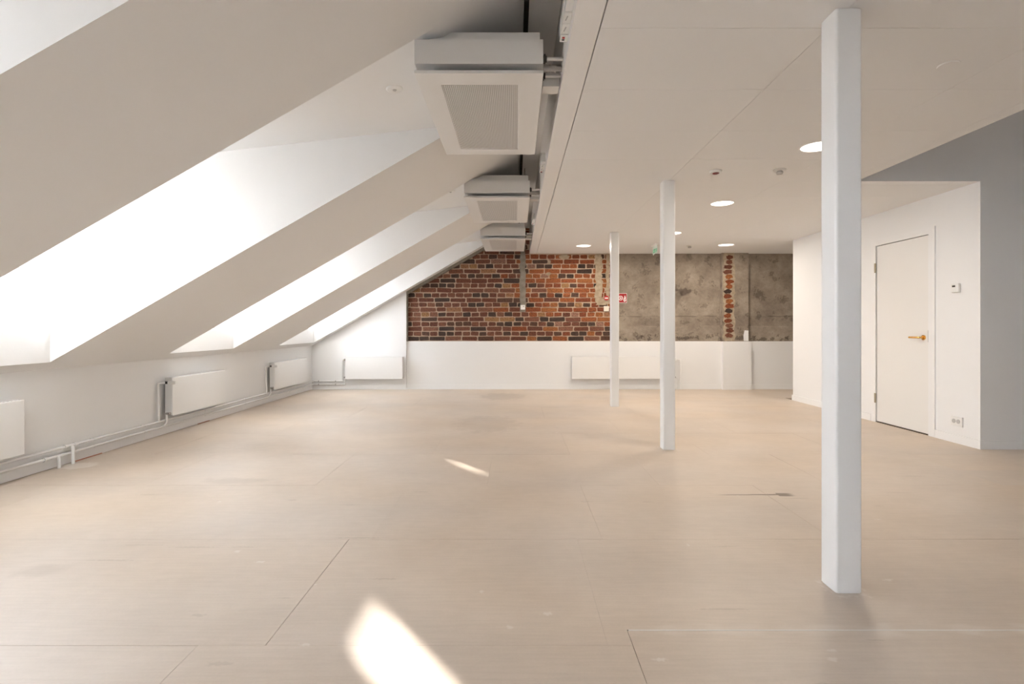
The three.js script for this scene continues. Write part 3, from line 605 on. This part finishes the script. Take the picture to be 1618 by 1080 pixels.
// ---------------------------------------------------------------- door, thermostat, socket on the right wall
{
  const d = new THREE.Group(); d.name = 'door_1'; scene.add(d); d.position.set(RX, 0, -(DZ0 + DZ1) / 2);
  d.userData = { label: 'flush white door with brass lever handle', category: 'door', kind: 'structure', origin: [RX, 0, -(DZ0 + DZ1) / 2] };
  const o = d.userData.origin;
  box('leaf', RX + 0.004, RX + 0.044, 0.013, 2.04, 5.274, 6.042, std({ color: rgb(0.84, 0.82, 0.785), roughness: 0.4 }), d);
  for (const [a, b] of [[DZ0 - 0.072, DZ0 + 0.008], [DZ1 - 0.008, DZ1 + 0.062]]) box('architrave', RX - 0.012, RX + 0.002, 0, 2.115, a, b, paintTrim, d);
  box('architrave', RX - 0.012, RX + 0.002, 2.046, 2.115, DZ0 + 0.008, DZ1 - 0.008, paintTrim, d);
  box('jamb', RX + 0.045, RX + 0.119, 0, DTOP, DZ0, DZ0 + 0.03, paintTrim, d); box('jamb', RX + 0.045, RX + 0.119, 0, DTOP, DZ1 - 0.03, DZ1, paintTrim, d);
  box('threshold', RX + 0.001, RX + 0.119, 0, 0.006, DZ0, DZ1, std({ color: rgb(0.12, 0.085, 0.06), roughness: 0.6 }), d);
  for (const y of [1.735, 0.225]) mesh('hinge', mergeGeometries([cylGeo(0.009, [RX - 0.012, y, 6.047], [RX - 0.012, y + 0.11, 6.047], 10, o), boxGeo(RX - 0.014, RX - 0.01, y, y + 0.11, 6.047, 6.063, o)]), std({ color: rgb(0.4, 0.34, 0.24), roughness: 0.35, metalness: 0.9 }), d);
  box('strike_plate', RX - 0.0135, RX + 0.0035, 0.95, 1.07, 5.2705, 5.2735, greyMetal, d);
  const hd = mesh('handle', mergeGeometries([cylGeo(0.01, [RX - 0.001, 0.996, 5.345], [RX - 0.052, 0.996, 5.345], 14, o), tubeGeo(0.0095, [[RX - 0.046, 0.996, 5.337], [RX - 0.05, 0.996, 5.36], [RX - 0.05, 0.996, 5.475]], o), new THREE.SphereGeometry(0.0095, 12, 8).translate(-0.05, 0.996, -5.475 - o[2])].map((g) => g.toNonIndexed ? g : g)), brass, d);
  hd.userData.label = 'brass lever handle';
  mesh('rosette', cylGeo(0.026, [RX + 0.004, 0.996, 5.345], [RX - 0.006, 0.996, 5.345], 28, o), brass, hd).userData.label = 'round brass rosette';
}
{
  const s = thing('thermostat', 'white room thermostat with dark display beside the door', 'thermostat', [RX, 1.474, 4.94]), o = s.userData.origin;
  const tb = box('body', RX - 0.026, RX, 1.432, 1.516, 4.898, 4.98, whitePlastic, s, 0.006);
  box('display', RX - 0.0275, RX - 0.0258, 1.484, 1.5, 4.93, 4.965, blackRubber, tb).userData.label = 'dark display';
}
{
  const s = thing('power_socket', 'white double wall socket low on the wall beside the door', 'socket', [RX, 0.208, 4.94]), o = s.userData.origin;
  const sp = box('plate', RX - 0.01, RX, 0.165, 0.251, 4.875, 5.0, whitePlastic, s, 0.003);
  for (const Z of [4.915, 4.965]) { mesh('outlet', cylGeo(0.02, [RX - 0.0125, 0.208, Z], [RX - 0.0095, 0.208, Z], 20, sp.userData.origin), greyPlastic, sp); }
  box('side_rail', RX - 0.016, RX - 0.001, 0.163, 0.253, 4.868, 4.8745, whitePlastic, s);
}

// ---------------------------------------------------------------- radiators
// built in wall coordinates: u along the wall, v up, w out of the wall; place() turns (u, v, w) into the room
function radiator(label, u0, u1, place, flipValves = 1) {
  const y0 = 0.19, y1 = 0.585, mid = place((u0 + u1) / 2, 0, 0);
  const r = thing('radiator', label, 'radiator', [mid[0], y0, mid[2]]), o = r.userData.origin;
  const rb = (name, ua, ub, va, vb, wa, wb, mat, round = 0) => { const a = place(ua, va, wa), b = place(ub, vb, wb); return box(name, Math.min(a[0], b[0]), Math.max(a[0], b[0]), va, vb, Math.min(a[2], b[2]), Math.max(a[2], b[2]), mat, r, round); };
  rb('front_panel', u0, u1, y0, y1 - 0.002, 0.092, 0.11, enamel, 0.005);
  rb('rear_panel', u0 + 0.01, u1 - 0.01, y0 + 0.005, y1 - 0.012, 0.035, 0.05, enamel, 0.005);
  for (const [a, b] of [[u0, u0 + 0.004], [u1 - 0.004, u1]]) rb('side_cover', a, b, y0 + 0.012, y1 - 0.002, 0.032, 0.094, sheetSteel);
  const n = Math.round((u1 - u0) / 0.03), bars = [];
  for (let k = 0; k < n; k++) { const u = u0 + 0.01 + k * (u1 - u0 - 0.02) / n, a = place(u, 0, 0.034), b = place(u + 0.012, 0, 0.093); bars.push(boxGeo(Math.min(a[0], b[0]), Math.max(a[0], b[0]), y1 - 0.008, y1, Math.min(a[2], b[2]), Math.max(a[2], b[2]), o)); }
  mesh('top_grille', mergeGeometries(bars), enamel, r);
  for (const u of [u0 + 0.14, u1 - 0.17]) rb('wall_bracket', u, u + 0.03, y0 + 0.02, y1 - 0.04, 0.0005, 0.036, greyMetal);
  const e = flipValves > 0 ? u0 : u1, s = flipValves;
  const P = (u, v, w) => place(e - s * u, v, w);
  const vm = mesh('valve', mergeGeometries([cylGeo(0.011, P(-0.004, y1 - 0.05, 0.06), P(0.03, y1 - 0.05, 0.06), 12, o), cylGeo(0.013, P(0.02, y1 - 0.05, 0.045), P(0.02, y1 - 0.05, 0.082), 12, o)]), darkSteel, r);
  mesh('thermostat_head', mergeGeometries([cylGeo(0.018, P(0.02, y1 - 0.05, 0.08), P(0.02, y1 - 0.05, 0.15), 18, o), cylGeo(0.0145, P(0.02, y1 - 0.05, 0.15), P(0.02, y1 - 0.05, 0.158), 18, o)]), whitePlastic, vm);
  mesh('lower_valve', mergeGeometries([cylGeo(0.011, P(-0.004, y0 + 0.03, 0.06), P(0.024, y0 + 0.03, 0.06), 12, o), cylGeo(0.015, P(0.016, y0 + 0.03, 0.058), P(0.016, y0 + 0.03, 0.094), 12, o)]), greyMetal, r);
  return { top: P(0.02, y1 - 0.05, 0.045), low: P(0.016, y0 + 0.02, 0.06), o, r };
}
const onLeft = (u, v, w) => [KX + w, v, u], onGable = (u, v, w) => [u, v, FARZ - 0.065 - w], onFar = (u, v, w) => [u, v, FARZ - 0.03 - w];
const r1 = radiator('white panel radiator under the dormer by the paired floor risers', 2.77, 3.72, onLeft);
const r2 = radiator('white panel radiator in the middle of the knee wall', 5.325, 6.29, onLeft);
const r3 = radiator('white panel radiator on the knee wall in the corner by the gable wall', 7.58, 8.76, onLeft);
const r4 = radiator('white panel radiator on the white gable wall left of the brick', -3.0, -1.99, onGable);
const r5 = radiator('long low white panel radiator below the brick and concrete, behind columns', 0.99, 2.8, onFar, -1);

// heating pipes: two runs along the knee wall and onto the gable wall
const PU = 0.148, PL = 0.09, PX = KX + 0.035, PR = 0.011, GZ = FARZ - 0.1;
const upper = thing('heating_pipe', 'upper white heating pipe along the knee wall', 'pipe', [PX, PU, 4]);
const lower = thing('heating_pipe', 'lower white heating pipe along the knee wall', 'pipe', [PX, PL, 4]);
const upperG = thing('heating_pipe', 'upper white heating pipe along the gable wall', 'pipe', [-3.3, PU, GZ]);
const lowerG = thing('heating_pipe', 'lower white heating pipe along the gable wall', 'pipe', [-3.3, PL, GZ]);
const uo = upper.userData.origin, lo = lower.userData.origin, ugo = upperG.userData.origin, lgo = lowerG.userData.origin;
mesh('run', cylGeo(PR, [PX, PU, BACKZ + 0.02], [PX, PU, GZ - 0.03], 12, uo), enamel, upper);
mesh('run', cylGeo(PR, [PX, PL, BACKZ + 0.02], [PX, PL, GZ - 0.03], 12, lo), enamel, lower);
mesh('run', tubeGeo(PR, [[PX, PU, GZ - 0.03], [PX, PU, GZ], [-3.05, PU, GZ]], ugo), enamel, upperG);
mesh('run', tubeGeo(PR, [[PX, PL, GZ - 0.03], [PX, PL, GZ], [-3.02, PL, GZ]], lgo), enamel, lowerG);
for (const r of [r1, r2, r3]) {
  const z = r.top[2];
  mesh('supply_pipe', tubeGeo(PR, [[PX, PU + 0.008, z - 0.075], [PX - 0.012, r.top[1], z - 0.075], [r.top[0] - 0.012, r.top[1], z - 0.075], [r.top[0], r.top[1], z - 0.004]], r.o, 0.03), enamel, r.r);
  mesh('return_pipe', tubeGeo(PR, [[r.low[0], r.low[1] + 0.01, r.low[2]], [r.low[0], PL + 0.035, r.low[2]], [PX + 0.008, PL + 0.004, r.low[2] - 0.03]], r.o, 0.02), enamel, r.r);
}
mesh('supply_pipe', tubeGeo(PR, [[-3.075, PU + 0.008, GZ], [-3.075, r4.top[1], GZ], [r4.top[0], r4.top[1], r4.top[2] + 0.01]], r4.o, 0.03), enamel, r4.r);
mesh('return_pipe', tubeGeo(PR, [[-3.02, PL + 0.006, GZ], [r4.low[0], PL + 0.03, r4.low[2]], [r4.low[0], r4.low[1], r4.low[2]]], r4.o, 0.02), enamel, r4.r);
// floor risers with tees
const rs = thing('pipe_riser', 'pair of white pipe risers coming out of the floor at the knee wall', 'pipe', [PX + 0.02, 0, 4.125]), ro = rs.userData.origin;
mesh('riser', tubeGeo(0.0125, [[PX + 0.012, PU, 4.19], [PX + 0.022, PU - 0.03, 4.19], [PX + 0.022, 0.0005, 4.19]], ro, 0.012), enamel, rs);
mesh('riser', tubeGeo(0.0125, [[PX + 0.012, PL, 4.06], [PX + 0.022, PL - 0.02, 4.06], [PX + 0.022, 0.0005, 4.06]], ro, 0.012), enamel, rs);
mesh('tee_fitting', mergeGeometries([cylGeo(0.0165, [PX, PU, 4.13], [PX, PU, 4.16], 12, uo), cylGeo(0.0165, [PX, PU, 4.22], [PX, PU, 4.25], 12, uo), cylGeo(0.0125, [PX, PU, 4.13], [PX, PU, 4.25], 12, uo)]), enamel, upper);
mesh('tee_fitting', mergeGeometries([cylGeo(0.0165, [PX, PL, 3.95], [PX, PL, 3.98], 12, lo), cylGeo(0.0125, [PX, PL, 3.95], [PX, PL, 4.09], 12, lo)]), enamel, lower);
for (const Z of [2.2, 3.55, 4.42, 5.02, 6.0, 6.9, 8.25, 9.0]) {
  mesh('pipe_clip', mergeGeometries([cylGeo(0.013, [PX, PU, Z], [PX, PU, Z + 0.014], 10, uo), boxGeo(KX + 0.0005, PX, PU - 0.006, PU + 0.006, Z, Z + 0.014, uo)]), enamel, upper);
  mesh('pipe_clip', mergeGeometries([cylGeo(0.013, [PX, PL, Z], [PX, PL, Z + 0.014], 10, lo), boxGeo(KX + 0.0135, PX, PL - 0.006, PL + 0.006, Z, Z + 0.014, lo)]), enamel, lower);
}
for (const x of [-3.5, -3.2]) {
  mesh('pipe_clip', cylGeo(0.014, [x, PU, GZ], [x + 0.014, PU, GZ], 10, ugo), greyMetal, upperG);
  mesh('pipe_clip', cylGeo(0.014, [x, PL, GZ], [x + 0.014, PL, GZ], 10, lgo), greyMetal, lowerG);
}
const fp = thing('heating_pipe', 'upright pair of white pipes at the end of the long far radiator', 'pipe', [2.93, 0, FARZ - 0.08]), fo = fp.userData.origin;
mesh('riser', tubeGeo(PR, [[r5.top[0] - 0.01, r5.top[1], r5.top[2]], [2.93, r5.top[1], FARZ - 0.08], [2.93, 0.0005, FARZ - 0.08]], fo, 0.03), enamel, fp);
mesh('riser', tubeGeo(PR, [[r5.low[0], r5.low[1] + 0.01, r5.low[2]], [2.875, 0.19, FARZ - 0.085], [2.875, 0.0005, FARZ - 0.085]], fo, 0.03), enamel, fp);
// red sealing strip showing under the skirting
for (const [a, b] of [[4.25, 4.53], [5.9, 6.12]]) tag(box('sealing_strip', KX + 0.013, KX + 0.02, 0, 0.007, a, b, std({ color: rgb(0.5, 0.22, 0.14), roughness: 0.8 })), a < 5 ? 'thin red sealing strip under the skirting beside the floor risers' : 'thin red sealing strip under the skirting below the middle radiator', 'sealing strip');

// ---------------------------------------------------------------- outside: street level far below
struct(box('ground', -150, 150, -12.5, -12, -150, 150, std({ color: rgb(0.3, 0.3, 0.3), roughness: 1 })), 'street level ground outside the windows', 'ground');

renderer.render(scene, camera);
